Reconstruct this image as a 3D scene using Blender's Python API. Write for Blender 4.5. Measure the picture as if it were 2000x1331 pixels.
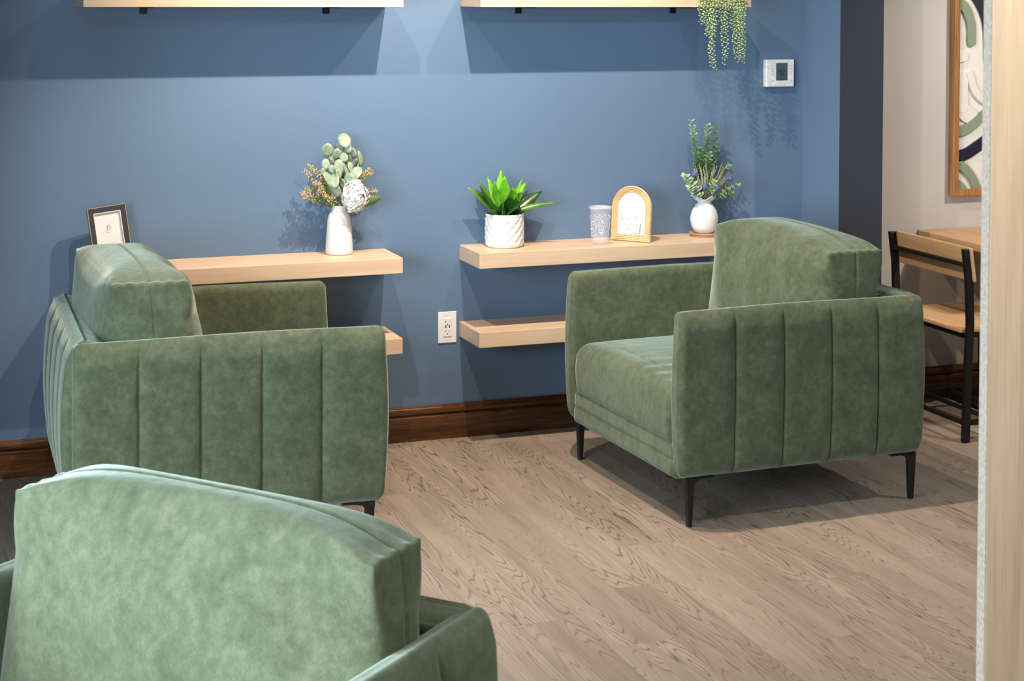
import bpy, bmesh, math, random
import numpy as np
from mathutils import Vector, Matrix
PI = math.pi
S = 1.085                                   # the room was measured in a working unit of 1.085 m; rescaled at the end
sc = bpy.context.scene
for o in list(bpy.data.objects): bpy.data.objects.remove(o)
COL = sc.collection

# ------------------------------------------------------------------ camera
YAW, PITCH, ROLL, F = .3572, -.0279, .0044, 3389.34
cd = bpy.data.cameras.new('camera'); cam = bpy.data.objects.new('camera', cd); COL.objects.link(cam)
fw = Vector((math.sin(YAW)*math.cos(PITCH), math.cos(YAW)*math.cos(PITCH), math.sin(PITCH)))
r0 = Vector((math.cos(YAW), -math.sin(YAW), 0)); u0 = r0.cross(fw)
rr = r0*math.cos(ROLL)+u0*math.sin(ROLL); uu = -r0*math.sin(ROLL)+u0*math.cos(ROLL)
m = Matrix((rr, uu, -fw)).transposed().to_4x4(); m.translation = Vector((0, -5.986, 1.6438))
cam.matrix_world = m
cd.sensor_width = 36; cd.lens = F*36/2000
cd.shift_x = (1000-1021.39)/2000; cd.shift_y = -(665.5-69.7)/2000
cd.clip_start = .05
cd.dof.use_dof = True; cd.dof.focus_distance = 5.8*S; cd.dof.aperture_fstop = 14
sc.camera = cam

# ------------------------------------------------------------------ view, world, lights
sc.view_settings.view_transform = 'Standard'; sc.view_settings.look = 'None'
sc.view_settings.gamma = 1; sc.view_settings.use_curve_mapping = False
sc.view_settings.exposure = 0.0
w = bpy.data.worlds.new('world'); sc.world = w; w.use_nodes = True
w.node_tree.nodes['Background'].inputs[0].default_value = (.62, .72, .85, 1)
w.node_tree.nodes['Background'].inputs[1].default_value = .06

def aim(o, t):
    o.rotation_euler = (Vector(t)-Vector(o.location)).to_track_quat('-Z', 'Y').to_euler()
def spot(name, loc, target, watt, size, blend, col, rad=.022):
    l = bpy.data.lights.new(name, 'SPOT'); l.energy = watt*S*S; l.spot_size = math.radians(size)
    l.spot_blend = blend; l.color = col; l.shadow_soft_size = rad
    o = bpy.data.objects.new(name, l); COL.objects.link(o); o.location = loc; aim(o, target); return o
def area(name, loc, target, watt, sx, sy, col):
    l = bpy.data.lights.new(name, 'AREA'); l.energy = watt*S*S; l.shape = 'RECTANGLE'; l.size = sx*S; l.size_y = sy*S; l.color = col
    o = bpy.data.objects.new(name, l); COL.objects.link(o); o.location = loc; aim(o, target); return o
WARM = (1, .80, .62); SOFT = (1, .90, .80)
spot('wall_spot', (1.22, -1.08, 2.5), (1.42, -.40, 0), 96, 90, .75, WARM, .014)
spot('wall_spot', (1.84, -1.08, 2.5), (1.90, -.6, 0), 190, 118, .6, WARM, .014)
spot('wall_spot', (2.46, -1.08, 2.5), (2.55, -.6, 0), 50, 150, .6, WARM, .014)
spot('dining_spot', (4.7, -2.0, 2.5), (4.35, 0, .8), 190, 66, .9, SOFT, .05)
spot('ceiling_spot', (1.9, -2.3, 2.55), (1.9, -2.6, 0), 75, 80, 1.0, SOFT, .06)
spot('ceiling_spot', (1.9, -4.9, 2.55), (1.75, -4.0, 1.3), 165, 84, 1.0, (1, .93, .86), .05)
spot('dining_spot', (4.5, -2.2, 2.5), (3.8, -1.4, 0), 110, 66, .8, SOFT, .05)
spot('cool_fill_spot', (2.2, -3.7, 2.5), (2.25, 0, 2.05), 105, 52, 1.0, (.62, .84, 1.0), .12)  # added cool fill for the shadows on the upper wall, not a known fitting
area('window_and_fill_daylight', (-2.6, -3.9, 1.5), (.6, -1.6, .6), 185, 1.8, 1.7, (.70, .90, 1.0))
area('window_and_fill_daylight', (-1.0, -4.3, 1.3), (.45, -3.5, .70), 92, 1.1, 1.2, (.88, .95, 1.0))  # extra daylight patch added close by to brighten the foreground armchair; not a window

# ------------------------------------------------------------------ node helpers
class NT:
    def __init__(s, name):
        s.m = bpy.data.materials.new(name); s.m.use_nodes = True; s.t = s.m.node_tree
        s.b = s.t.nodes['Principled BSDF']
    def n(s, typ, **k):
        x = s.t.nodes.new(typ)
        for a, b in k.items(): setattr(x, a, b)
        return x
    def l(s, a, b): s.t.links.new(a, b)
    def sv(s, sock, v):
        if hasattr(v, 'is_output'): s.l(v, sock)
        else: sock.default_value = v
    def math(s, op, a, b=0, c=None, clamp=False):
        x = s.n('ShaderNodeMath', operation=op); x.use_clamp = clamp
        s.sv(x.inputs[0], a); s.sv(x.inputs[1], b)
        if c is not None: s.sv(x.inputs[2], c)
        return x.outputs[0]
    def obj(s): return s.n('ShaderNodeTexCoord').outputs['Object']
    def map(s, v, sc=(1, 1, 1), loc=(0, 0, 0)):
        x = s.n('ShaderNodeMapping'); s.l(v, x.inputs[0]); x.inputs['Scale'].default_value = sc; x.inputs['Location'].default_value = loc
        return x.outputs[0]
    def noise(s, v, scale=5, detail=3, rough=.5, dist=0, dim='3D'):
        x = s.n('ShaderNodeTexNoise'); x.noise_dimensions = dim; s.l(v, x.inputs['Vector'])
        x.inputs['Scale'].default_value = scale; x.inputs['Detail'].default_value = detail
        x.inputs['Roughness'].default_value = rough; x.inputs['Distortion'].default_value = dist
        return x.outputs[0]
    def ramp(s, f, stops):
        x = s.n('ShaderNodeValToRGB'); s.l(f, x.inputs[0]); e = x.color_ramp.elements
        while len(e) < len(stops): e.new(.5)
        for i, (p, c) in enumerate(stops):
            e[i].position = p; e[i].color = (*c, 1) if len(c) == 3 else c
        return x.outputs[0]
    def mix(s, f, a, b, mode='MIX'):
        x = s.n('ShaderNodeMix', data_type='RGBA', blend_type=mode); s.sv(x.inputs[0], f)
        s.sv(x.inputs[6], (*a, 1) if isinstance(a, tuple) and len(a) == 3 else a)
        s.sv(x.inputs[7], (*b, 1) if isinstance(b, tuple) and len(b) == 3 else b)
        return x.outputs[2]
    def bump(s, h, st=.2, d=.002):
        x = s.n('ShaderNodeBump'); x.inputs['Strength'].default_value = st; x.inputs['Distance'].default_value = d
        s.l(h, x.inputs['Height']); s.l(x.outputs[0], s.b.inputs['Normal'])
    def base(s, v): s.sv(s.b.inputs['Base Color'], (*v, 1) if isinstance(v, tuple) and len(v) == 3 else v)
    def set(s, **k):
        for a, v in k.items(): s.sv(s.b.inputs[a.replace('_', ' ')], v)
def srgb(r, g, b):
    f = lambda c: (c/255/12.92) if c/255 <= .04045 else ((c/255+.055)/1.055)**2.4
    return (f(r), f(g), f(b))
def flat(name, col, rough=.5, metal=0, var=.06, bump=0, nscale=30, **k):
    t = NT(name); o = t.obj(); f = t.noise(o, nscale, 3)
    a = tuple(c*(1-var) for c in col); b = tuple(min(1, c*(1+var)) for c in col)
    t.base(t.ramp(f, [(.3, a), (.7, b)])); t.set(Roughness=rough, Metallic=metal, **k)
    if bump: t.bump(t.noise(o, nscale*8, 2), bump, .001)
    return t.m

def mat_fabric(name):
    t = NT(name); o = t.obj()
    n1 = t.noise(o, 12, 6, .66, .4); n2 = t.noise(o, 45, 5, .65); n3 = t.noise(t.map(o, (700, 700, 120)), 1, 2)
    f = t.math('ADD', t.math('MULTIPLY', n1, .42), t.math('ADD', t.math('MULTIPLY', n2, .34), t.math('MULTIPLY', n3, .24)))
    t.base(t.ramp(f, [(.36, (.057, .072, .041)), (.5, (.089, .110, .067)), (.64, (.138, .160, .102))]))
    t.set(Roughness=.95, Specular_IOR_Level=.12, Sheen_Weight=.85, Sheen_Roughness=.34)
    t.b.inputs['Sheen Tint'].default_value = (.76, .92, .84, 1)
    fine = t.noise(o, 1100, 2); soft = t.noise(o, 14, 3, .5, .8)
    t.bump(t.math('ADD', t.math('MULTIPLY', fine, .25), t.math('ADD', t.math('MULTIPLY', soft, 2.2), t.math('MULTIPLY', n2, .7))), .5, .0022)
    return t.m
def mat_floor():
    t = NT('vinyl_plank'); o = t.obj(); sep = t.n('ShaderNodeSeparateXYZ'); t.l(o, sep.inputs[0])
    x, y = sep.outputs[0], sep.outputs[1]; W, L = .191, 1.32
    u = t.math('DIVIDE', t.math('ADD', x, .06), W); i = t.math('FLOOR', u); fu = t.math('FRACT', u)
    wn = t.n('ShaderNodeTexWhiteNoise', noise_dimensions='1D'); t.l(i, wn.inputs['W'])
    v = t.math('ADD', t.math('DIVIDE', y, L), wn.outputs[0]); j = t.math('FLOOR', v); fv = t.math('FRACT', v)
    cid = t.n('ShaderNodeCombineXYZ'); t.l(i, cid.inputs[0]); t.l(j, cid.inputs[1])
    wn2 = t.n('ShaderNodeTexWhiteNoise', noise_dimensions='2D'); t.l(cid.outputs[0], wn2.inputs['Vector']); rid = wn2.outputs[0]
    # grain coordinates, different on every plank
    lx = t.math('MULTIPLY', fu, W)
    c = t.n('ShaderNodeCombineXYZ'); t.sv(c.inputs[0], t.math('MULTIPLY', lx, 7.5)); t.sv(c.inputs[1], t.math('MULTIPLY', y, .62)); t.sv(c.inputs[2], t.math('MULTIPLY', rid, 61.7))
    big = t.noise(c.outputs[0], 1.5, 1.5, .38, .1)
    c2 = t.n('ShaderNodeCombineXYZ'); t.sv(c2.inputs[0], t.math('MULTIPLY', lx, 45)); t.sv(c2.inputs[1], t.math('MULTIPLY', y, 7)); t.sv(c2.inputs[2], t.math('MULTIPLY', rid, 91))
    wob = t.noise(c2.outputs[0], 1, 2, .5)
    ph = t.math('ADD', t.math('MULTIPLY', big, 30), t.math('MULTIPLY', wob, .8))
    fr = t.math('FRACT', ph)
    line = t.math('POWER', t.math('ABSOLUTE', t.math('SUBTRACT', t.math('MULTIPLY', fr, 2), 1)), 5)     # 1 on the ring line
    msk = t.n('ShaderNodeMapRange'); t.l(t.noise(c.outputs[0], .9, 2), msk.inputs[0]); msk.inputs[1].default_value = .35; msk.inputs[2].default_value = .62
    line = t.math('MULTIPLY', line, t.math('ADD', t.math('MULTIPLY', msk.outputs[0], .80), .22))
    c3 = t.n('ShaderNodeCombineXYZ'); t.sv(c3.inputs[0], t.math('MULTIPLY', lx, 420)); t.sv(c3.inputs[1], t.math('MULTIPLY', y, 5)); t.sv(c3.inputs[2], t.math('MULTIPLY', rid, 17))
    fine = t.noise(c3.outputs[0], 1, 3, .6)
    c4 = t.n('ShaderNodeCombineXYZ'); t.sv(c4.inputs[0], t.math('MULTIPLY', lx, 14)); t.sv(c4.inputs[1], t.math('MULTIPLY', y, 1.3)); t.sv(c4.inputs[2], t.math('MULTIPLY', rid, 33))
    tone = t.noise(c4.outputs[0], 1, 3, .5)
    tv = t.math('ADD', t.math('MULTIPLY', tone, .6), t.math('ADD', t.math('MULTIPLY', rid, .10), t.math('MULTIPLY', fine, .30)))
    col = t.ramp(tv, [(.3, (.205, .163, .128)), (.55, (.300, .246, .200)), (.8, (.395, .334, .280))])
    col = t.mix(t.math('MULTIPLY', line, .88), col, (.085, .058, .040))
    eu = t.math('MINIMUM', fu, t.math('SUBTRACT', 1, fu)); ev = t.math('MINIMUM', fv, t.math('SUBTRACT', 1, fv))
    seam = t.math('MAXIMUM', t.math('LESS_THAN', eu, .0045), t.math('LESS_THAN', ev, .0006))
    col = t.mix(t.math('MULTIPLY', seam, .35), col, (.05, .036, .028))
    t.base(col); t.set(Roughness=.46, Specular_IOR_Level=.35)
    t.bump(t.math('SUBTRACT', t.math('MULTIPLY', fine, .3), t.math('ADD', line, t.math('MULTIPLY', seam, 2))), .12, .001)
    return t.m
def mat_wood(name, dark, mid, light, axis=0, freq=1.0, rough=.45, contrast=1, bump=.05):
    t = NT(name); o = t.obj(); sq = [30*freq]*3; sq[axis] = 1.6*freq
    n1 = t.noise(t.map(o, tuple(sq)), 1, 4, .6, .6); s2 = [260*freq]*3; s2[axis] = 6*freq
    n2 = t.noise(t.map(o, tuple(s2)), 1, 3, .6); s3 = [7*freq]*3; s3[axis] = .8*freq
    n3 = t.noise(t.map(o, tuple(s3)), 1, 2, .5, .5)
    f = t.math('ADD', t.math('MULTIPLY', n1, .4), t.math('ADD', t.math('MULTIPLY', n2, .25), t.math('MULTIPLY', n3, .35)))
    h = .13/contrast
    t.base(t.ramp(f, [(.5-h, dark), (.5, mid), (.5+h, light)])); t.set(Roughness=rough)
    t.bump(n2, bump, .001); return t.m
def mat_wall(name, col, rough=.55):
    t = NT(name); o = t.obj(); f = t.noise(o, 2.0, 3)
    t.base(t.ramp(f, [(.3, tuple(c*.96 for c in col)), (.7, tuple(c*1.03 for c in col))])); t.set(Roughness=rough, Specular_IOR_Level=.4)
    t.bump(t.noise(o, 260, 3, .6), .10, .001); return t.m

M = {}
M['fabric'] = mat_fabric('green_velvet')
M['floor'] = mat_floor()
M['blue'] = mat_wall('blue_paint', (.109, .180, .288))
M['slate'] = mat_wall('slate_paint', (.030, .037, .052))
M['beige'] = mat_wall('beige_paint', (.53, .505, .475))
M['ceil'] = mat_wall('white_paint', (.75, .74, .72))
M['maple'] = mat_wood('maple_shelf', (.53, .375, .245), (.645, .48, .335), (.72, .56, .41), 0, 1, .42, .8)
M['maple_z'] = mat_wood('pale_ash_panel', (.42, .31, .20), (.56, .435, .30), (.66, .54, .40), 2, .8, .5, 1)
M['maple_y'] = mat_wood('dining_wood', (.42, .25, .12), (.54, .345, .18), (.62, .42, .24), 1, 1, .42, .8)
M['walnut'] = mat_wood('stained_baseboard', (.018, .006, .002), (.070, .027, .008), (.17, .074, .024), 0, 2.6, .24, .9)
M['rustic'] = mat_wood('rustic_frame', (.10, .035, .010), (.34, .15, .045), (.50, .24, .08), 2, 1.2, .5, 1.2)
M['chip'] = flat('raw_panel_edge', (.30, .26, .22), .9, 0, .22, .6, 160)
M['black'] = flat('black_metal', (.0035, .0035, .004), .5, 0)
M['ceramic'] = flat('white_ceramic', (.72, .725, .74), .22, 0, .02, 0)
M['plastic'] = flat('white_plastic', (.80, .80, .81), .4, 0, .015)
M['gold'] = flat('brushed_gold', (.80, .60, .34), .34, .75, .1)
M['goldwood'] = flat('gold_painted_wood', (.80, .61, .36), .42, .15, .10, .1)
M['navy'] = flat('navy_frame', (.030, .030, .050), .45)
M['paper'] = flat('white_paper', (.64, .64, .65), .8, 0, .02)
M['mat'] = flat('cream_mat', (.74, .66, .54), .8, 0, .03)
M['ink'] = flat('dark_ink', (.06, .05, .055), .8)
M['inkgrey'] = flat('grey_ink', (.34, .36, .40), .8)
M['inkbrown'] = flat('brown_ink', (.13, .08, .075), .8)
M['slot'] = flat('dark_slot', (.006, .006, .006), .6)
M['lcd'] = flat('grey_green_display', (.075, .105, .105), .25)
M['lcdink'] = flat('display_digits', (.012, .02, .022), .4)
M['button'] = flat('grey_button', (.62, .61, .58), .5)
M['tray'] = mat_wood('coaster_wood', (.28, .14, .07), (.45, .26, .14), (.55, .34, .2), 0, 2, .5)
M['pebble'] = flat('brown_pebbles', (.30, .21, .15), .7, 0, .6, 0, 120)
M['art_white'] = flat('art_white_plaster', (.74, .71, .67), .6, 0, .03, .15)
M['art_green'] = flat('art_sage_green', (.23, .28, .19), .6, 0, .05)
M['art_navy'] = flat('art_navy', (.008, .010, .028), .5)
M['cream'] = flat('art_cream', (.76, .70, .60), .6, 0, .03)
def leafmat(name, a, b, rough=.45, nscale=40):
    t = NT(name); o = t.obj(); t.base(t.ramp(t.noise(o, nscale, 3), [(.3, a), (.7, b)])); t.set(Roughness=rough)
    t.set(Subsurface_Weight=.0); return t.m
M['euca'] = leafmat('silver_leaf', (.20, .28, .20), (.34, .42, .31), .6)
M['stem'] = leafmat('green_stem', (.10, .16, .05), (.18, .24, .08), .6)
M['petal'] = leafmat('white_petal', (.80, .79, .77), (.88, .87, .86), .6)
M['heather'] = leafmat('heather_sprig', (.20, .27, .06), (.34, .36, .10), .6)
M['pink'] = leafmat('pink_bud', (.52, .30, .25), (.66, .45, .36), .6)
M['leaf'] = leafmat('green_leaf', (.08, .17, .03), (.16, .27, .06), .5)
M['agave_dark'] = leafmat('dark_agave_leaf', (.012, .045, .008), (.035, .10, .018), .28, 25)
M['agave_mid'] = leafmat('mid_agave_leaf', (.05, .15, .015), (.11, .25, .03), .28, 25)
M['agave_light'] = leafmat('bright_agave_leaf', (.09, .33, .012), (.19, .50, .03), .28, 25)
M['boxwood'] = leafmat('small_green_leaf', (.06, .17, .05), (.17, .33, .11), .5, 18)
M['boxlight'] = leafmat('pale_green_leaf', (.26, .42, .20), (.40, .56, .30), .5, 18)
M['grass'] = leafmat('pale_grass', (.35, .38, .24), (.52, .55, .40), .6)
M['thistle'] = leafmat('blue_thistle', (.06, .09, .22), (.12, .17, .36), .8, 300)
M['pearls'] = leafmat('trailing_leaf', (.28, .40, .16), (.50, .60, .32), .5, 60)
t = NT('clear_plastic'); t.base((.98, .99, 1.0)); t.set(Roughness=.08, IOR=1.45, Alpha=.07); M['clear'] = t.m
t = NT('clear_rim_plastic'); t.base((.98, .99, 1.0)); t.set(Roughness=.08, IOR=1.45, Alpha=.20); M['clear_rim'] = t.m

# ------------------------------------------------------------------ mesh helpers
def link(name, verts, faces, mat, parent=None, smooth=False, mats=None, fmat=None):
    me = bpy.data.meshes.new(name); me.from_pydata([tuple(v) for v in verts], [], [tuple(f) for f in faces]); me.update()
    for mm in (mats or [mat]): me.materials.append(mm)
    if fmat is not None: me.polygons.foreach_set('material_index', fmat)
    if smooth: me.polygons.foreach_set('use_smooth', [True]*len(me.polygons))
    o = bpy.data.objects.new(name, me); COL.objects.link(o)
    if parent: o.parent = parent
    return o
def bmlink(name, bm, mat, parent=None, smooth=False):
    me = bpy.data.meshes.new(name); bm.to_mesh(me); bm.free(); me.materials.append(mat)
    if smooth: me.polygons.foreach_set('use_smooth', [True]*len(me.polygons))
    o = bpy.data.objects.new(name, me); COL.objects.link(o)
    if parent: o.parent = parent
    return o
class G:                                     # geometry bag
    def __init__(s): s.v = []; s.f = []
    def add(s, v, f):
        n = len(s.v); s.v += [tuple(map(float, p)) for p in v]; s.f += [tuple(i+n for i in q) for q in f]; return s
    def box(s, x0, x1, y0, y1, z0, z1):
        v = [(x, y, z) for x in (x0, x1) for y in (y0, y1) for z in (z0, z1)]
        return s.add(v, [(0, 1, 3, 2), (4, 6, 7, 5), (0, 4, 5, 1), (2, 3, 7, 6), (0, 2, 6, 4), (1, 5, 7, 3)])
    def tube(s, pts, r, n=8, cap=True):
        pts = [Vector(p) for p in pts]; rs = r if isinstance(r, (list, tuple)) else [r]*len(pts)
        v = []; up = None
        for i, p in enumerate(pts):
            d = (pts[min(i+1, len(pts)-1)]-pts[max(i-1, 0)]).normalized()
            if up is None: up = d.orthogonal().normalized()
            up = (up-d*up.dot(d)); up = up.normalized() if up.length > 1e-6 else d.orthogonal().normalized()
            b = d.cross(up)
            for k in range(n):
                a = 2*PI*k/n; v.append(p+(up*math.cos(a)+b*math.sin(a))*rs[i])
        f = [(i*n+k, i*n+(k+1) % n, (i+1)*n+(k+1) % n, (i+1)*n+k) for i in range(len(pts)-1) for k in range(n)]
        if cap: f += [tuple(range(n-1, -1, -1)), tuple((len(pts)-1)*n+k for k in range(n))]
        return s.add(v, f)
    def lathe(s, prof, n=48, c=(0, 0, 0), fn=None):
        v = []
        for i, (r, z) in enumerate(prof):
            for k in range(n):
                a = 2*PI*k/n; R, Z = (r, z) if fn is None else fn(r, z, a, i)
                v.append((c[0]+R*math.cos(a), c[1]+R*math.sin(a), c[2]+Z))
        f = [(i*n+k, i*n+(k+1) % n, (i+1)*n+(k+1) % n, (i+1)*n+k) for i in range(len(prof)-1) for k in range(n)]
        return s.add(v, f)
    def prism(s, poly, h, M4=Matrix.Identity(4)):
        n = len(poly); v = [M4 @ Vector((x, y, 0)) for x, y in poly]+[M4 @ Vector((x, y, h)) for x, y in poly]
        return s.add(v, [tuple(range(n-1, -1, -1)), tuple(range(n, 2*n))]+[(i, (i+1) % n, n+(i+1) % n, n+i) for i in range(n)])
    def ball(s, c, r, n=8, m=6, sq=(1, 1, 1)):
        prof = [(math.sin(PI*i/m)*r+1e-5, -math.cos(PI*i/m)*r) for i in range(m+1)]
        b = G().lathe(prof, n); return s.add([(c[0]+x*sq[0], c[1]+y*sq[1], c[2]+z*sq[2]) for x, y, z in b.v], b.f)
    def ribbon(s, pts, widths, side, thick=.0, cup=0.0):          # a leaf: strip along pts; side = width direction; two layers for thickness
        pts = [Vector(p) for p in pts]; side = Vector(side).normalized(); v = []; f = []; nn = 5
        for i, p in enumerate(pts):
            d = (pts[min(i+1, len(pts)-1)]-pts[max(i-1, 0)]).normalized(); sd = (side-d*side.dot(d)).normalized(); nor = sd.cross(d)
            for j in range(nn):
                q = (j/(nn-1)-.5)*2; v.append(p+sd*q*widths[i]+nor*(cup*widths[i]*q*q))
        L = len(pts)
        f = [(i*nn+j, i*nn+j+1, (i+1)*nn+j+1, (i+1)*nn+j) for i in range(L-1) for j in range(nn-1)]
        if thick:
            n0 = len(v); v2 = []
            for i, p in enumerate(pts):
                d = (pts[min(i+1, L-1)]-pts[max(i-1, 0)]).normalized(); sd = (side-d*side.dot(d)).normalized(); nor = sd.cross(d)
                for j in range(nn): v2.append(v[i*nn+j]-nor*thick*(1-abs(j/(nn-1)-.5)*1.6))
            v += v2; f += [tuple(n0+k for k in reversed(q)) for q in f[:]]
            rim = [i*nn for i in range(L)]+[(L-1)*nn+j for j in range(1, nn)]+[i*nn+nn-1 for i in range(L-2, -1, -1)]+[j for j in range(nn-2, 0, -1)]
            f += [(rim[k], rim[(k+1) % len(rim)], rim[(k+1) % len(rim)]+n0, rim[k]+n0) for k in range(len(rim))]
        return s.add(v, f)
    def link(s, name, mat, parent=None, smooth=False): return link(name, s.v, s.f, mat, parent, smooth)
def bevel(o, w=.002, seg=2, ang=30):
    b = o.modifiers.new('bevel', 'BEVEL'); b.width = w*S; b.segments = seg; b.limit_method = 'ANGLE'; b.angle_limit = math.radians(ang); return o
def tag(o, label, cat, group=None):
    o['label'] = label; o['category'] = cat
    if group: o['group'] = group
    return o
def thing(name, label, cat, loc=(0, 0, 0), rz=0, group=None):
    o = bpy.data.objects.new(name, None); COL.objects.link(o); o.empty_display_size = .1
    o.location = loc; o.rotation_euler = (0, 0, rz); return tag(o, label, cat, group)
def struct(o): o['kind'] = 'structure'; return o

def soft_box(x0, x1, y0, y1, z0, z1, r, step=.008, steps=None):
    """rounded box grid -> (verts ndarray, faces, outward normals)"""
    lo = np.array([x0, y0, z0]); hi = np.array([x1, y1, z1]); V = []; Fc = []; idx = {}
    st = steps or (step, step, step); n = [max(2, int(round((hi[i]-lo[i])/st[i]))) for i in range(3)]
    ax = [np.linspace(lo[i], hi[i], n[i]+1) for i in range(3)]
    def vid(i, j, k):
        if (i, j, k) not in idx: idx[(i, j, k)] = len(V); V.append((ax[0][i], ax[1][j], ax[2][k]))
        return idx[(i, j, k)]
    for i in range(n[0]):
        for j in range(n[1]):
            Fc.append((vid(i, j, 0), vid(i, j+1, 0), vid(i+1, j+1, 0), vid(i+1, j, 0)))
            Fc.append((vid(i, j, n[2]), vid(i+1, j, n[2]), vid(i+1, j+1, n[2]), vid(i, j+1, n[2])))
    for i in range(n[0]):
        for k in range(n[2]):
            Fc.append((vid(i, 0, k), vid(i+1, 0, k), vid(i+1, 0, k+1), vid(i, 0, k+1)))
            Fc.append((vid(i, n[1], k), vid(i, n[1], k+1), vid(i+1, n[1], k+1), vid(i+1, n[1], k)))
    for j in range(n[1]):
        for k in range(n[2]):
            Fc.append((vid(0, j, k), vid(0, j, k+1), vid(0, j+1, k+1), vid(0, j+1, k)))
            Fc.append((vid(n[0], j, k), vid(n[0], j+1, k), vid(n[0], j+1, k+1), vid(n[0], j, k+1)))
    P = np.array(V); rv = np.minimum(np.array([r]*3) if np.isscalar(r) else np.array(r), (hi-lo)/2-1e-5)
    Q = np.clip(P, lo+rv, hi-rv); D = (P-Q)/rv; Ln = np.linalg.norm(D, axis=1); Ln[Ln == 0] = 1
    N = D/Ln[:, None]; P2 = Q+N*rv
    return P2, Fc, N
def groove(d, w): return np.exp(-(d/w)**2)
SE = (-.257, -.086, .086, .257)              # quilting seams on the outside panels
def quilt(u, lo=-.44, hi=.44):
    """puff height 0..1 across the channels"""
    edges = np.array([lo, *SE, hi]); h = np.zeros_like(u)
    for a, b in zip(edges[:-1], edges[1:]):
        m_ = (u >= a) & (u <= b); t_ = (u[m_]-a)/(b-a); h[m_] = 1-np.abs(2*t_-1)**5
    return h
def vfade(z): return np.clip((.655-z)/.05, 0, 1)*np.clip((z-.148)/.03, 0, 1)

# ------------------------------------------------------------------ armchair
def chair_arm(side, parent):
    P, Fc, N = soft_box(-.432, .448, .372, .432, .150, .662, (.020, .022, .022), steps=(.0034, .006, .010))
    x, y, z = P[:, 0].copy(), P[:, 1].copy(), P[:, 2].copy()
    out = np.clip((y-.40)/.03, 0, 1)
    q = quilt(x, -.445, .46)*vfade(z)
    belly = np.sin(np.clip((z-.15)/.52, 0, 1)*PI)
    gsum = sum(groove(x-e_, .0042) for e_ in SE)
    P[:, 1] += out*(.011*q+.008*belly-.006-.005*gsum*vfade(z))
    P[:, 1] -= out*np.clip((z-.60)/.06, 0, 1)**2*.008
    P[:, 1] -= out*np.clip((.21-z)/.06, 0, 1)**2*.014
    fr = np.clip((x-.40)/.05, 0, 1); P[:, 0] += fr*(.012*belly-.004)                       # front edge swells in the middle
    P[:, 0] -= fr*np.clip((.20-z)/.05, 0, 1)**2*.010
    bk = np.clip((-.39-x)/.04, 0, 1); P[:, 0] += bk*np.clip((.21-z)/.06, 0, 1)**2*.012; P[:, 0] -= bk*.004*belly
    top = np.clip((N[:, 2]-.3)/.4, 0, 1); P[:, 2] -= top*.0035*groove(y-.398, .0028)        # top seam pair
    P[:, 2] -= top*.0025*groove(y-.388, .0028)
    P[:, 2] += top*.004*np.sin(x*7+1)*.5
    ff = np.clip((N[:, 0]-.3)/.4, 0, 1); P[:, 0] -= ff*.0035*groove(y-.398, .0028); P[:, 0] -= ff*.002*groove(y-.408, .0024)
    P[:, 1] += .0012*np.sin(x*31+z*9)*out
    P[:, 1] *= side
    if side < 0: Fc = [tuple(reversed(f)) for f in Fc]
    return link('armrest', P, Fc, M['fabric'], parent, True)
def chair_back(parent):
    P, Fc, N = soft_box(-.438, -.345, -.405, .405, .150, .664, (.022, .022, .024), steps=(.0055, .0036, .010))
    x, y, z = P[:, 0].copy(), P[:, 1].copy(), P[:, 2].copy()
    out = np.clip((-.395-x)/.03, 0, 1); belly = np.sin(np.clip((z-.15)/.52, 0, 1)*PI)
    e = np.array([-.41, -.246, -.082, .082, .246, .41]); q = np.zeros_like(y)
    for a, b in zip(e[:-1], e[1:]):
        m_ = (y >= a) & (y <= b); t_ = (y[m_]-a)/(b-a); q[m_] = 1-np.abs(2*t_-1)**5
    gsum = sum(groove(y-e_, .0042) for e_ in e[1:-1])
    P[:, 0] -= out*(.0075*q*vfade(z)+.022*belly-.001-.0035*gsum*vfade(z))
    P[:, 0] += out*np.clip((z-.58)/.08, 0, 1)**2*.012
    P[:, 0] += out*np.clip((.22-z)/.07, 0, 1)**2*.020
    top = np.clip((N[:, 2]-.3)/.4, 0, 1)
    P[:, 2] -= top*.006*groove(x+.398, .0035); P[:, 2] += top*.003*groove(x+.406, .006)
    P[:, 2] -= np.clip((x+.398)/.05, 0, 1)*.012*top                                          # inner padding slopes down to the cushion
    return link('back_panel', P, Fc, M['fabric'], parent, True)
def chair_base(parent):
    P, Fc, N = soft_box(-.36, .440, -.378, .378, .140, .256, (.02, .01, .02), steps=(.012, .012, .0045))
    x, z = P[:, 0].copy(), P[:, 2].copy(); ff = np.clip((N[:, 0]-.3)/.4, 0, 1)
    P[:, 0] -= ff*.0045*groove(z-.2, .0028); P[:, 0] += ff*.003*np.clip((.2-z)/.01, 0, 1)
    return link('front_rail', P, Fc, M['fabric'], parent, True)
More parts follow.
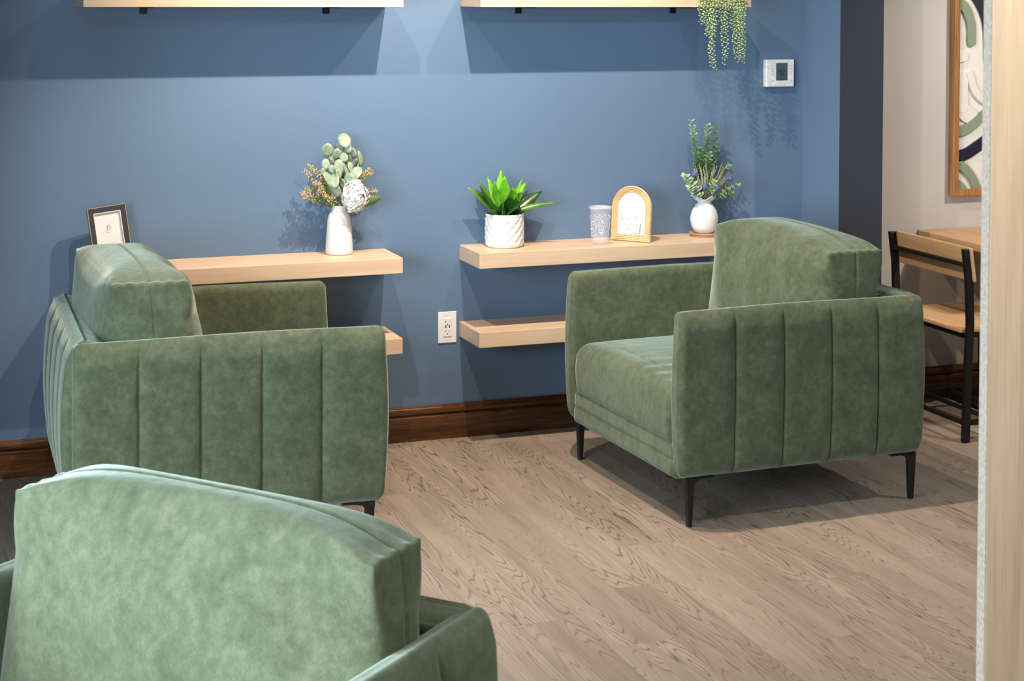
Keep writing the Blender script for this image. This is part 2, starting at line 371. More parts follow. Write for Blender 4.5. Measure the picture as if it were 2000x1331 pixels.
def chair_seat(parent):
    P, Fc, N = soft_box(-.345, .444, -.369, .369, .224, .412, (.05, .028, .042), steps=(.009, .009, .007))
    x, y, z = P[:, 0].copy(), P[:, 1].copy(), P[:, 2].copy(); topw = np.clip((z-.27)/.12, 0, 1)
    crown = (1-(y/.372)**2)**.8*np.clip(1-((x-.02)/.43)**4, 0, 1); crown = np.nan_to_num(crown)
    P[:, 2] += topw*(.026*crown+.006)
    ff = np.clip((N[:, 0]-.2)/.5, 0, 1); P[:, 0] += ff*(.010*np.sin(np.clip((z-.236)/.18, 0, 1)*PI)-.006)
    top = np.clip((N[:, 2]-.3)/.4, 0, 1)
    P[:, 2] -= top*.0028*groove(x-.365+.02*(y/.37)**2, .0035)*(np.abs(y) < .34)
    rng = np.random.default_rng(3)                                                            # sitting creases
    for k in range(7):
        yy = .36-.02*k; xx = .08+.045*k
        d = (z*0+(x-xx)*.25+(y-yy*.6)); P[:, 2] -= top*.0018*np.sin(d*70+k)*np.exp(-((x-xx)/.10)**2-((y-.22)/.16)**2)
    P[:, 2] -= topw*.014*np.clip((np.abs(y)-.33)/.04, 0, 1)**2
    return link('seat_cushion', P, Fc, M['fabric'], parent, True)
def chair_cushion(parent, crown=.052, seed=0, xf=-.098, xb=-.318, skew=0.0, ztop=.800, zl=.0, zr=.0, backb=.010, cexp=3.0):
    """loose back pillow: a box grid squeezed to soft vertical edges with pinched, pointed top corners"""
    P, Fc, N = soft_box(-1, 1, -1, 1, -1, 1, 1e-4, steps=(.034, .0165, .030))
    a, b, c = P[:, 0].copy(), P[:, 1].copy(), P[:, 2].copy()
    near_top = np.clip((c-.45)/.55, 0, 1)**1.6
    n1 = 6.5+24*near_top; m_ = np.maximum(np.abs(a), np.abs(b)); den = (np.abs(a)**n1+np.abs(b)**n1)**(1/n1); den[den == 0] = 1
    k_ = m_/den; a *= k_*(1+.03*(1-near_top)); b *= k_*(1+.012*(1-near_top))
    n2 = 3.6+24*np.abs(b)**5; m_ = np.maximum(np.abs(a), np.abs(c)); den = (np.abs(a)**n2+np.abs(c)**n2)**(1/n2); den[den == 0] = 1
    k_ = m_/den; k_ = np.where(c > 0, k_, 1-(1-k_)*.25); a *= k_; c *= k_
    s_ = (c+1)/2; ab = np.abs(b)
    z0, HW = .415, .368
    zt = ztop+crown*(1-ab**cexp)+zl*np.clip(b, 0, 1)+zr*np.clip(-b, 0, 1)
    z = z0+(zt-z0)*s_
    front = (xf+.055)*(1-s_)+xf*s_+.030*(4*s_*(1-s_))*(1-ab**2.5)
    back = (xb+.004)*(1-s_)+xb*s_-backb*(4*s_*(1-s_))*(1-ab**4)
    x = (front+back)/2+a*(front-back)/2+skew*b
    z += .005*np.exp(-((1-ab)/.035)**2)*np.clip((c-.9)/.1, 0, 1)
    y = b*HW*(1+.03*(1-s_))+.010*np.sign(b)*np.clip((ab-.9)/.1, 0, 1)*(4*s_*(1-s_))*(1-a*a)
    # the seam that runs over the middle of the top and down both ends
    mid = (front+back)/2-.004; endf = np.clip((ab-.93)/.04, 0, 1)*(s_ > .02); topf = np.clip((c-.80)/.1, 0, 1)
    g_ = groove(x-skew*b-mid, .0038); y -= np.sign(b)*endf*g_*.0045; z -= topf*g_*.0035*(1-endf)
    fr = np.clip((a-.3)/.4, 0, 1)                                                           # creases in the front face, puckers by the sewn corners
    x += fr*(.0045*np.sin((b*.37+.25*(z-.6))*26+seed)*np.clip((z-.45)/.2, 0, 1)+.004*np.sin(b*4+z*13+seed*2))
    z += topf*np.clip((ab-.72)/.25, 0, 1)*.0016*np.sin(x*170+2*b)
    return link('back_cushion', np.stack([x, y, z], 1), Fc, M['fabric'], parent, True)
def leg_mesh():
    g = G()
    out = [(.0, .152), (-.100, .152), (-.100, .146), (-.060, .145), (-.038, .140), (-.030, .128), (-.024, .010), (-.023, .003), (-.021, 0), (-.012, 0), (-.010, .003), (-.009, .012), (-.002, .138)]
    g.prism([(x, z) for x, z in out], .020, Matrix(((1, 0, 0, 0), (0, 0, 1, -.010), (0, 1, 0, 0), (0, 0, 0, 1))))
    return g
def make_armchair(name, label, loc, ang, **cush):
    t_ = thing(name, label, 'armchair', (*loc, 0), math.radians(ang), 'green velvet armchairs')
    chair_arm(1, t_); chair_arm(-1, t_); chair_back(t_); chair_base(t_); chair_seat(t_); chair_cushion(t_, **cush)
    for sx in (1, -1):
        for sy in (1, -1):
            o = leg_mesh().link('leg', M['black'], t_); bevel(o, .004, 2)
            o.location = (sx*.418, sy*.405, 0); o.rotation_euler = (0, 0, 0 if sx > 0 else PI)
    return t_
make_armchair('armchair', 'right green velvet armchair beside the slate pilaster, its seat in view', (2.7047, -.829), 181.8, seed=1)
make_armchair('armchair', 'left green velvet armchair seen from its side, before the navy picture frame', (.945, -.735), -1.6, seed=2, crown=.045, xf=-.122, xb=-.348, skew=-.020, ztop=.806, backb=.030)
make_armchair('armchair', 'foreground green velvet armchair nearest the camera, cut by the bottom edge', (.311, -3.390), 222.5, seed=3, crown=.050, xf=-.185, xb=-.325, skew=.020, ztop=.790, cexp=4.0)

# ------------------------------------------------------------------ room shell
struct(G().add([(-4.5, -7.5, 0), (8, -7.5, 0), (8, .3, 0), (-4.5, .3, 0)], [(0, 1, 2, 3)]).link('floor', M['floor']))
struct(G().box(-4.5, 3.59, 0, .3, 0, 2.62).link('wall_back', M['blue']))
struct(G().box(3.59, 8, -.05, .3, 0, 2.62).link('wall_dining', M['beige']))
struct(G().box(-4.5, 8, -7.5, .3, 2.62, 2.7).link('ceiling', M['ceil']))
struct(G().box(-.17, -.05, -1.3, 0, 0, 2.62).link('daylight_blocker', M['blue']))  # unseen wall piece, added to keep daylight off the back wall's left end
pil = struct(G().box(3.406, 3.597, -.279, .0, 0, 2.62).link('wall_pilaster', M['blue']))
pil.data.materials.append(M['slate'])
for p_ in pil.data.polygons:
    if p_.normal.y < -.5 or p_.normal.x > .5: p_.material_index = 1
bevel(pil, .002, 2)
BB = [(0, 0), (0, .124), (.007, .124), (.009, .121), (.009, .118), (.012, .115), (.0145, .108), (.0135, .098), (.010, .091), (.0095, .089), (.016, .088), (.018, .085), (.018, 0)]
def baseboard(name, x0, x1, y):
    n = len(BB); v = [(x, y-a, b) for x in (x0, x1) for a, b in BB]
    f = [tuple(range(n)), tuple(range(2*n-1, n-1, -1))]+[(i, n+i, n+(i+1) % n, (i+1) % n) for i in range(n)]
    return struct(link(name, v, f, M['walnut']))
baseboard('baseboard_back', -.05, 3.406, 0); baseboard('baseboard_dining', 3.62, 8, -.05)
n = len(BB)
v = [(3.406-a, y, b) for y in (-.28, 0) for a, b in BB]
struct(link('baseboard_pilaster', v, [tuple(range(n)), tuple(range(2*n-1, n-1, -1))]+[(i, n+i, n+(i+1) % n, (i+1) % n) for i in range(n)], M['walnut']))

# wooden partition in the right foreground
pt = thing('partition_panel', 'tall pale wooden partition panel with a raw edge at the right border of the photo', 'partition', (1.408, -4.018, 0))
bevel(G().box(.0012, 1.3, 0, .0184, 0, 2.35).link('panel', M['maple_z'], pt), .0008, 1)
o = G().box(0, .0013, .0004, .018, 0, 2.35).link('raw_edge', M['chip'], pt); o['label'] = 'rough pale unfinished edge'

# ------------------------------------------------------------------ shelves
TH = .0547; D = .2271
def shelf(x0, x1, ztop, label, brackets=()):
    t_ = thing('floating_shelf', label, 'shelf', ((x0+x1)/2, 0, ztop-TH), 0, 'pale maple wall shelves'); h = (x1-x0)/2
    bevel(G().box(-h, h, -D, 0, 0, TH).link('board', M['maple'], t_), .0018, 2)
    for bx in brackets:
        b = G().box(bx-t_.location.x-.012, bx-t_.location.x+.012, -.006, -.0004, -.026, .0).box(bx-t_.location.x-.012, bx-t_.location.x+.012, -.16, -.0004, -.004, .0)
        bevel(b.link('bracket', M['black'], t_), .001, 1)
    return t_
XL0, XL1, XR0, XR1 = .6304, 1.7089, 1.9901, 3.0571
shelf(XL0, XL1, 1.573+TH, 'top left maple wall shelf on two black brackets, cut by the upper edge', (.853, 1.489))
shelf(XR0, XR1, 1.573+TH, 'top right maple wall shelf that carries the trailing plant', (2.213, 2.839))
shelf(XL0, XL1, .7039, 'left maple wall shelf that carries the bottle vase and navy frame')
shelf(XR0, XR1, .7039, 'right maple wall shelf that carries the agave pot and arched frame')
shelf(XL0, XL1, .4229, 'low left maple wall shelf mostly hidden behind the left armchair')
shelf(XR0, XR1, .4229, 'low right maple wall shelf beside the white power outlet')
ZS = .7041

# ------------------------------------------------------------------ outlet
t_ = thing('power_outlet', 'white wall power outlet with two sockets and two usb ports', 'outlet', (1.9437, -.0002, .4047))
bevel(G().box(-.035, .035, -.005, 0, -.0572, .0572).link('cover_plate', M['plastic'], t_), .0022, 3)
rc = bevel(G().box(-.0165, .0165, -.0078, -.004, -.0335, .0335).link('receptacle', M['plastic'], t_), .001, 2)
sl = G()
for zc in (.021, -.0135):
    sl.box(-.0075, -.0060, -.0081, -.0070, zc-.0035, zc+.0040).box(-.0098, -.0060, -.0081, -.0070, zc-.0006, zc+.0008)
    sl.box(.0060, .0073, -.0081, -.0070, zc-.003, zc+.0035)
    sl.prism([(.0022*math.cos(a), zc-.0105+.0024*math.sin(a)) for a in np.linspace(0, 2*PI, 13)[:-1]], .001, Matrix(((1, 0, 0, 0), (0, 0, 1, -.0081), (0, 1, 0, 0), (0, 0, 0, 1))))
sl.link('socket_slots', M['slot'], rc)
for ux in (-.0068, .0068): G().box(ux-.0022, ux+.0022, -.0081, -.0070, -.0015, .0095-.001).link('usb_port', M['slot'], rc)
for zz in (.047, -.047): G().ball((0, -.0052, zz), .0028, 10, 6, (1, .3, 1)).link('screw', M['plastic'], t_, True)

# ------------------------------------------------------------------ thermostat
t_ = thing('thermostat', 'white square wall thermostat whose grey display reads 72', 'thermostat', (3.292, -.0002, 1.314))
bevel(G().box(-.0615, .0615, -.026, 0, -.053, .053).link('housing', M['plastic'], t_), .004, 3)
dp = G().box(-.0185, .0315, -.0268, -.0255, -.028, .040).link('display', M['lcd'], t_)
def seg7(g, x, z, w_, h_, segs, th, y=-.0272, sl=.12):
    def sx(px, pz): return x+px+sl*pz
    S7 = {'a': ((0, h_), (w_, h_)), 'g': ((0, h_/2), (w_, h_/2)), 'd': ((0, 0), (w_, 0)), 'f': ((0, h_/2), (0, h_)), 'b': ((w_, h_/2), (w_, h_)), 'e': ((0, 0), (0, h_/2)), 'c': ((w_, 0), (w_, h_/2))}
    for c_ in segs:
        (a, b), (c2_, d_) = S7[c_]; p, q = Vector((sx(a, b), y, z+b)), Vector((sx(c2_, d_), y, z+d_)); dd = (q-p).normalized(); nn = Vector((dd.z, 0, -dd.x))*th
        p += dd*th*.6; q -= dd*th*.6
        g.add([p-nn, q-nn, q+nn, p+nn, *(Vector(k)+Vector((0, .0005, 0)) for k in (p-nn, q-nn, q+nn, p+nn))], [(0, 1, 2, 3), (7, 6, 5, 4), (0, 4, 5, 1), (1, 5, 6, 2), (2, 6, 7, 3), (3, 7, 4, 0)])
g = G(); seg7(g, -.0075, -.008, .0085, .020, 'abcf', .0013); seg7(g, .0065, -.008, .0085, .020, 'abged', .0013)
g.box(.020, .0225, -.0272, -.0267, -.0085, -.0062); g.link('digits', M['lcdink'], dp)
for bx, zs in ((-.034, (.030, .018, .008, -.002, -.030)), (.046, (.029, .018, -.028))):
    for bz in zs: bevel(G().box(bx-.0065, bx+.0065, -.0272, -.0258, bz-.0022, bz+.0022).link('button', M['button'], t_), .0006, 1)
G().tube([(.045+.005*math.cos(a), -.0264, .002+.007*math.sin(a)) for a in np.linspace(0, 2*PI, 20)], .0006, 5, False).link('arrow_pad', M['button'], t_)
bevel(G().box(-.006, .020, -.0272, -.0258, -.046, -.038).link('latch', M['plastic'], t_), .001, 1)

# ------------------------------------------------------------------ bottle vase with bouquet
vx, vy = 1.522, -.070
g = G().lathe([(.0005, 0), (.044, 0), (.0475, .003), (.0485, .010), (.0475, .035), (.0445, .080), (.0415, .115), (.0405, .126), (.038, .137), (.032, .146), (.0275, .150), (.0265, .156), (.0265, .166), (.0285, .171), (.0265, .172), (.024, .170), (.023, .150), (.0225, .10), (.0005, .09)], 56)
vase = g.link('bottle_vase', M['ceramic'], None, True); vase.location = (vx, vy, ZS)
tag(vase, 'tall white ceramic bottle vase with straight sides on the left shelf', 'vase')
bq = thing('flower_bouquet', 'bouquet of grey green eucalyptus, heather and a white hydrangea in the bottle vase', 'flowers', (vx, vy, ZS))
rnd = random.Random(11)
def disc_leaf(g, c, nrm, r, up=(0, 0, 1), asp=1.15, th=.0006, cup=.15):
    c = Vector(c); nrm = Vector(nrm).normalized(); u = Vector(up)-nrm*Vector(up).dot(nrm)
    u = u.normalized() if u.length > 1e-4 else nrm.orthogonal().normalized(); s_ = nrm.cross(u); k = 12
    ring = []; mid = []
    for i in range(k):
        a = 2*PI*i/k; rad = r*(1+.08*math.cos(2*a)); ring.append(c+(u*math.cos(a)*asp+s_*math.sin(a))*rad+nrm*cup*r*(math.sin(a)**2)); mid.append(c+(u*math.cos(a)*asp+s_*math.sin(a))*rad*.5+nrm*cup*r*.25*(math.sin(a)**2))
    v = [c]+mid+ring; f = [(0, 1+i, 1+(i+1) % k) for i in range(k)]+[(1+i, 1+k+i, 1+k+(i+1) % k, 1+(i+1) % k) for i in range(k)]
    m0 = len(v); v2 = [Vector(p)-nrm*th for p in v]; f2 = [tuple(m0+i for i in reversed(q)) for q in f]
    rim = [(1+k+i, m0+1+k+i, m0+1+k+(i+1) % k, 1+k+(i+1) % k) for i in range(k)]
    g.add(v+v2, f+f2+rim)
st = G(); heads = [(.017, 0, .405), (-.04, -.01, .362), (.075, .01, .335), (-.02, .02, .33), (.045, -.02, .30), (-.05, -.03, .26), (.02, -.03, .27)]
for h in heads: st.tube([(0, 0, .12), (h[0]*.3, h[1]*.4, .2), (h[0]*.8, h[1], h[2]-.05), h], [.0022, .002, .0014, .001], 6)
st.link('stems', M['stem'], bq, True)
EL = [(.017, -.005, .400, .027), (-.045, -.01, .366, .025), (-.012, -.012, .352, .022), (.010, -.02, .342, .018), (.078, .005, .334, .026), (.030, .0, .372, .018), (.050, .01, .352, .020),
      (-.050, -.005, .318, .018), (-.005, -.025, .310, .024), (.018, -.028, .298, .020), (-.030, -.02, .300, .016), (.040, -.012, .305, .019), (.055, -.015, .320, .017),
      (-.048, -.040, .268, .028), (-.030, -.045, .262, .026), (.050, -.035, .285, .026), (.028, -.045, .262, .026), (-.012, -.038, .286, .017), (-.045, -.030, .240, .022), (-.020, -.045, .228, .020),
      (.065, -.01, .302, .014), (-.028, -.03, .212, .017), (.004, -.03, .250, .018), (-.060, -.01, .29, .014), (.0, .01, .375, .016), (-.020, .012, .335, .018), (.035, .015, .33, .018)]
for i, (x, y, z, r_) in enumerate(EL):
    g = G(); n_ = (rnd.uniform(-.7, .7), -1+rnd.uniform(0, .5), rnd.uniform(-.35, .6)); up = (x*2+rnd.uniform(-.4, .4), 0, 1) if i % 3 else (rnd.uniform(-1, 1), 0, .6)
    disc_leaf(g, (x*1.0-.0, y, z), n_, r_*.90, up); o = g.link('eucalyptus_leaf', M['euca'], bq, True)
hyc = Vector((.042, -.050, .207)); hg = 0
for i in range(84):                                                                             # hydrangea florets
    a = i*2.399963; zz = 1-2*(i+.5)/84; rr_ = math.sqrt(1-zz*zz); d_ = Vector((rr_*math.cos(a), rr_*math.sin(a), zz))
    if d_.y > .45: continue
    w_ = rnd.uniform(.84, 1.08)
    c_ = hyc+Vector((d_.x*.041*w_, d_.y*.036*w_, d_.z*.052*w_)); g = G(); d_ = (d_+Vector((rnd.gauss(0, .28), rnd.gauss(0, .28), rnd.gauss(0, .28)))).normalized()
    t1 = d_.orthogonal().normalized(); t2 = d_.cross(t1); ro = rnd.uniform(0, 1.5)
    for k in range(4):
        a2 = ro+k*PI/2; dd = t1*math.cos(a2)+t2*math.sin(a2); disc_leaf(g, c_+dd*.0085+d_*.001*k, (d_+dd*rnd.uniform(-.1, .45)).normalized(), .0088, dd, 1.0, .0005, .25)
    g.ball(c_+d_*.002, .0014, 6, 4); g.link('hydrangea_floret', M['petal'], bq, True)
G().ball(hyc, .034, 14, 10, (.95, .85, 1.2)).link('flower_core', M['petal'], bq, True)
def sprig(pts, n_, spread=.006):
    P_ = [Vector(p) for p in pts]; g = G().tube(P_, [.0013]*len(P_), 5); root = g.link('heather_sprig', M['heather'], bq, True); gb = G(); gp = G()
    for i in range(n_):
        s_ = (i+.5)/n_; s_ = .3+.7*s_; k = min(int(s_*(len(P_)-1)), len(P_)-2); f_ = s_*(len(P_)-1)-k; c_ = P_[k].lerp(P_[k+1], f_)
        for q in range(3):
            off = Vector((rnd.gauss(0, 1), rnd.gauss(0, 1), rnd.gauss(0, 1)))*spread*(1.25-.7*s_); (gp if rnd.random() < .8*s_**2 else gb).ball(c_+off, .0023, 6, 4, (1, 1, 1.4))
    gb.link('green_buds', M['heather'], root, True); gp.link('pink_buds', M['pink'], root, True)
for pts in ([(0, 0, .15), (-.05, -.02, .21), (-.09, -.03, .235), (-.146, -.035, .222)], [(0, 0, .15), (-.06, -.02, .22), (-.10, -.03, .26), (-.13, -.03, .300)], [(0, 0, .15), (-.03, -.02, .22), (-.07, -.03, .27), (-.115, -.02, .318)],
            [(0, 0, .15), (-.06, -.01, .19), (-.10, -.03, .205), (-.140, -.04, .218)], [(0, 0, .15), (.04, 0, .22), (.07, -.01, .265), (.106, -.02, .30)], [(0, 0, .15), (.06, -.02, .19), (.09, -.03, .215), (.125, -.04, .222)],
            [(0, 0, .15), (-.04, -.02, .21), (-.07, -.04, .24), (-.10, -.05, .262)], [(0, 0, .15), (-.03, -.03, .19), (-.06, -.04, .215), (-.085, -.05, .232)], [(0, 0, .15), (.05, -.02, .22), (.08, -.02, .27), (.112, -.02, .285)]):
    sprig(pts, 46, .0078)
g = G()
for e in ((-.145, -.01, .222), (-.13, 0, .20), (-.10, -.02, .195), (-.09, -.02, .21)): g.tube([(0, 0, .15), (e[0]*.5, e[1], .185), e], [.0012, .001, .0006], 5)
for e in ((-.122, .01, .335), (.106, .01, .325), (-.145, .01, .245)): g.tube([(0, 0, .15), (e[0]*.5, 0, .25), (e[0]*.8, .01, e[2]-.012), e], [.001, .0009, .0009, .0006], 5)
g.link('thin_twigs', M['stem'], bq, True)
G().ribbon([(.05, -.04, .165), (.085, -.045, .178), (.115, -.05, .190), (.138, -.05, .198)], [.004, .017, .018, .002], (0, -.5, 1), .0006, .25).link('broad_leaf', M['leaf'], bq, True)

# ------------------------------------------------------------------ agave in white basket-weave pot
px_, py_ = 2.133, -.088
t_ = thing('plant_pot', 'round white ceramic pot with a raised basket weave holding the agave', 'pot', (px_, py_, ZS))
def weave(r, z, a, i):
    if .008 < z < .108 and r > .06:
        u = a*12/(2*PI); v_ = z/.0165; row = math.floor(v_)
        h = abs(math.sin((u+v_*.5)*PI))*abs(math.sin((u-v_*.5)*PI)); return (r+.0042*(h**.6)-.001, z)
    return (r, z)
prof = [(.0005, 0), (.062, 0), (.067, .004)]+[(.068+.0015*math.sin(k/44*PI), .008+.100*k/44) for k in range(45)]+[(.0695, .112), (.070, .117), (.0685, .120), (.065, .1205), (.0635, .117), (.063, .100), (.0005, .100)]
G().lathe(prof, 168, fn=weave).link('pot_body', M['ceramic'], t_, True)
g = G(); rnd = random.Random(5)
for k in range(170):
    a = rnd.uniform(0, 2*PI); r_ = .060*math.sqrt(rnd.random()); g.ball((r_*math.cos(a), r_*math.sin(a), .103+rnd.uniform(0, .008)), rnd.uniform(.003, .0052), 6, 4, (1, 1, .75))
o = g.link('pebbles', M['pebble'], t_, True); o['kind'] = 'stuff'
ag = thing('agave_plant', 'bright green agave succulent with pointed leaves in the white weave pot', 'plant', (px_, py_, ZS+.113))
def agleaf(az, el, ln, wd, mat, curl=.25, tilt=0):
    d0 = Vector((math.cos(az)*math.cos(el), math.sin(az)*math.cos(el), math.sin(el))); side = Vector((-math.sin(az), math.cos(az), 0)); upv = side.cross(d0)*-1
    pts = []; ws = []
    for k in range(9):
        s_ = k/8; p = d0*ln*s_+Vector((math.cos(az), math.sin(az), 0))*.008+Vector((math.cos(az), math.sin(az), -.4))*curl*ln*s_**3
        pts.append(p); ws.append(wd*max(.02, (1.0*(.55+.75*s_) if s_ < .45 else (.55+.75*.45)*(1-((s_-.45)/.55)**1.7))))
    side = side+Vector((0, 0, .95*math.cos(az))); ws = [q*1.55 for q in ws]
    G().ribbon(pts, ws, side, .0016, .35).link('leaf', M[mat], ag, True)
rad = math.radians
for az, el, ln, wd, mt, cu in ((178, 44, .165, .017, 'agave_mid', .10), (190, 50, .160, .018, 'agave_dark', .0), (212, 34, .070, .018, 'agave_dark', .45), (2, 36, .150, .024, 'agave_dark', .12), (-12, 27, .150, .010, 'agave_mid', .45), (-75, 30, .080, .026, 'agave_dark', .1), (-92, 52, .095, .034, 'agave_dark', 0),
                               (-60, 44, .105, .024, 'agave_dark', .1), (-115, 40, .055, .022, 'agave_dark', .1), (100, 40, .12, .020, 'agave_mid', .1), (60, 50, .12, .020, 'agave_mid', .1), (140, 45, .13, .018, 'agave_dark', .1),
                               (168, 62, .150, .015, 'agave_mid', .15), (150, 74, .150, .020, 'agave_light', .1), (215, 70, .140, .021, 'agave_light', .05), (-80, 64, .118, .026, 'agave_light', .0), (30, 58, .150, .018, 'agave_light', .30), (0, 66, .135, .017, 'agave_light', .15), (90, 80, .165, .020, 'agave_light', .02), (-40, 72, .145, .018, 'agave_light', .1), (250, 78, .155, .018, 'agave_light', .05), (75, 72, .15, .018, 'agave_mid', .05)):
    agleaf(rad(az), rad(el), ln, wd, mt, cu)

# ------------------------------------------------------------------ plastic cup
t_ = thing('plastic_cup', 'empty clear plastic cup with small white dots beside the arched frame', 'cup', (2.481, -.156, ZS))
k_ = .92
g = G().lathe([(.0005, .001), (.030*k_, .001), (.032*k_, .004), (.0335*k_, .020), (.036*k_, .060), (.0412*k_, .126), (.0402*k_, .126), (.0352*k_, .060), (.0327*k_, .020), (.031*k_, .006), (.0005, .0035)], 64)
g.link('cup_body', M['clear'], t_, True)
G().lathe([(.0402*k_, .126), (.0412*k_, .126), (.0455*k_, .133), (.0475*k_, .1355), (.0475*k_, .1375), (.0455*k_, .1390), (.0440*k_, .1365), (.0402*k_, .126)], 64).link('rim', M['clear_rim'], t_, True)
dg = G(); rnd = random.Random(8)
for i in range(420):
    a = rnd.uniform(0, 2*PI); z = rnd.uniform(.026, .108); r_ = (.0345+(z-.03)*.078)*k_+.0006; n_ = Vector((math.cos(a), math.sin(a), -.05)); disc = .00105*rnd.uniform(.7, 1.3)
    c_ = Vector((r_*math.cos(a), r_*math.sin(a), z)); u_ = Vector((-math.sin(a), math.cos(a), 0)); w_ = Vector((0, 0, 1))
    top_ = [c_+n_*.0003+u_*disc*math.cos(q)+w_*disc*1.3*math.sin(q) for q in np.linspace(0, 2*PI, 7)[:-1]]; bot_ = [p-n_*.0007 for p in top_]
    dg.add(top_+bot_, [tuple(range(6)), tuple(range(11, 5, -1))]+[(j, (j+1) % 6, 6+(j+1) % 6, 6+j) for j in range(6)])
o = dg.link('printed_dots', M['plastic'], t_)
# ------------------------------------------------------------------ arched gold frame
A0 = Vector((2.566, -.062, ZS)); A1 = Vector((2.672, -.184, ZS)); dv = (A1-A0); aw = dv.length; ang = math.atan2(dv.y, dv.x)
t_ = thing('arched_frame', 'arched gold ribbed picture frame with a faint street sketch', 'picture frame', ((A0+A1)/2), ang)
LEAN = Matrix.Rotation(math.radians(-5), 4, 'X'); H = .205; R = aw/2
def arch(inset, y0, y1, g, wdt):
    """one rib: band between arch outlines inset and inset+wdt"""
    def outl(i_):
        r_ = R-i_; zc = H-R; pts = [(-r_, i_)]+[(-r_, zc*.5)]+[(r_*math.cos(a), zc+r_*math.sin(a)) for a in np.linspace(PI, 0, 30)]+[(r_, zc*.5), (r_, i_)]; return pts
    a, b = outl(inset), outl(inset+wdt); n_ = len(a); mid = [((p[0]+q[0])/2, (p[1]+q[1])/2) for p, q in zip(a, b)]
    v = [(x, y1, z) for x, z in a]+[(x, y0+.0055, z) for x, z in a]+[(x, y0, z) for x, z in mid]+[(x, y0+.0055, z) for x, z in b]+[(x, y1, z) for x, z in b]
    f = [(l*n_+i, l*n_+(i+1) % n_, (l+1)*n_+(i+1) % n_, (l+1)*n_+i) for l in range(4) for i in range(n_)]+[(4*n_+i, 4*n_+(i+1) % n_, (i+1) % n_, i) for i in range(n_)]
    g.add(v, f)
g = G()
for k in range(4): arch(.0005+.0062*k, -.013+.0022*k, .0, g, .0062)
g.v = [tuple(LEAN @ Vector(p)) for p in g.v]; g.link('ribbed_frame', M['goldwood'], t_)
g = G(); ri = R-.0253; zc = H-R; poly = [(-ri, .0253)]+[(ri*math.cos(a), zc+ri*math.sin(a)) for a in np.linspace(PI, 0, 30)]+[(ri, .0253)]
g.prism(poly, .003, Matrix(((1, 0, 0, 0), (0, 0, 1, -.004), (0, 1, 0, 0), (0, 0, 0, 1)))); g.v = [tuple(LEAN @ Vector(p)) for p in g.v]; pp = g.link('picture', M['paper'], t_)
g = G(); rnd = random.Random(4); g2 = G()
def stroke(g, a, b, th): 
    p, q = Vector((a[0], -.0046, a[1])), Vector((b[0], -.0046, b[1])); g.tube([LEAN @ p, LEAN @ q], th, 4)
for x in (-.043, -.038, -.028): stroke(g, (x, .035), (x+.001, .135+rnd.uniform(-.01, .01)), .00028)
for k in range(34):
    z = rnd.uniform(.035, .14); x = rnd.uniform(-.044, -.027); stroke(g, (x, z), (x+rnd.uniform(-.002, .006), z+rnd.uniform(-.004, .004)), .0003)
for k in range(26):
    z = rnd.uniform(.03, .13); x = rnd.uniform(.034, .043); stroke(g, (x, z), (x+rnd.uniform(-.003, .003), z+rnd.uniform(-.006, .006)), .0004)
for k in range(9):
    a = PI*k/9; b = PI*(k+1)/9; stroke(g, (.003+.024*math.cos(a), .075+.010*math.sin(a)), (.003+.024*math.cos(b), .075+.010*math.sin(b)), .0005)
for k in range(95):
    x = rnd.uniform(-.022, .032); z = rnd.uniform(.034, .074)-abs(x)*.1; stroke(g if k % 3 else g2, (x, z), (x+rnd.uniform(-.003, .004), z+rnd.uniform(-.003, .006)), .00026)
for k in range(14):
    x = rnd.uniform(-.01, .02); z = rnd.uniform(.085, .098); stroke(g, (x, z), (x+rnd.uniform(-.003, .003), z+.005), .0003)
stroke(g2, (.0365, .033), (.0365, .068), .0010); stroke(g2, (.005, .032), (.040, .030), .0006)
g.link('sketch_lines', M['inkgrey'], pp); g2.link('dark_sketch_lines', M['ink'], pp)
b = G().box(-.02, .02, .0, .003, .0, .12); b.v = [(x, y+.055*(1-z/.12)+.016, z) for x, y, z in b.v]; b.link('easel_back', M['navy'], t_)

# ------------------------------------------------------------------ ruffled vase on wooden coasters with greenery
wx, wy = 2.940, -.083
t_ = thing('wooden_coaster', 'stack of two round wooden coasters under the ruffled white vase', 'coaster', (wx, wy, ZS))
G().lathe([(.0005, 0), (.048, 0), (.052, .002), (.053, .004), (.051, .0065), (.0005, .0065)], 48).link('lower_disc', M['tray'], t_, True)
G().lathe([(.0005, .0065), (.050, .0065), (.056, .009), (.058, .013), (.056, .0145), (.050, .0125), (.0005, .0125)], 48).link('upper_disc', M['tray'], t_, True)
def ruf(r, z, a, i):
    if z > .112:
        s_ = min(1, (z-.112)/.025); return (r*(1+.10*s_*math.cos(5*a+.6)), z-.011*s_*(1-math.cos(5*a+.6))*.5*1.2)
    return (r*(1+.012*math.sin(4*a+z*40)), z)
g = G().lathe([(.0005, 0), (.030, 0), (.038, .004), (.048, .022), (.0535, .045), (.0530, .062), (.046, .085), (.034, .104), (.0255, .114), (.0250, .119), (.029, .128), (.038, .137), (.043, .140), (.0425, .142), (.036, .1395), (.027, .131), (.022, .121), (.0225, .114), (.030, .10), (.0005, .03)], 80, fn=ruf)
rv = g.link('ruffled_vase', M['ceramic'], None, True); rv.location = (wx, wy, ZS+.0128); tag(rv, 'round white vase with a ruffled mouth near the armchair back', 'vase')
gr = thing('greenery_bouquet', 'boxwood sprigs, pale grass and blue thistles in the ruffled vase', 'flowers', (wx, wy, ZS+.0128))
rnd = random.Random(21)
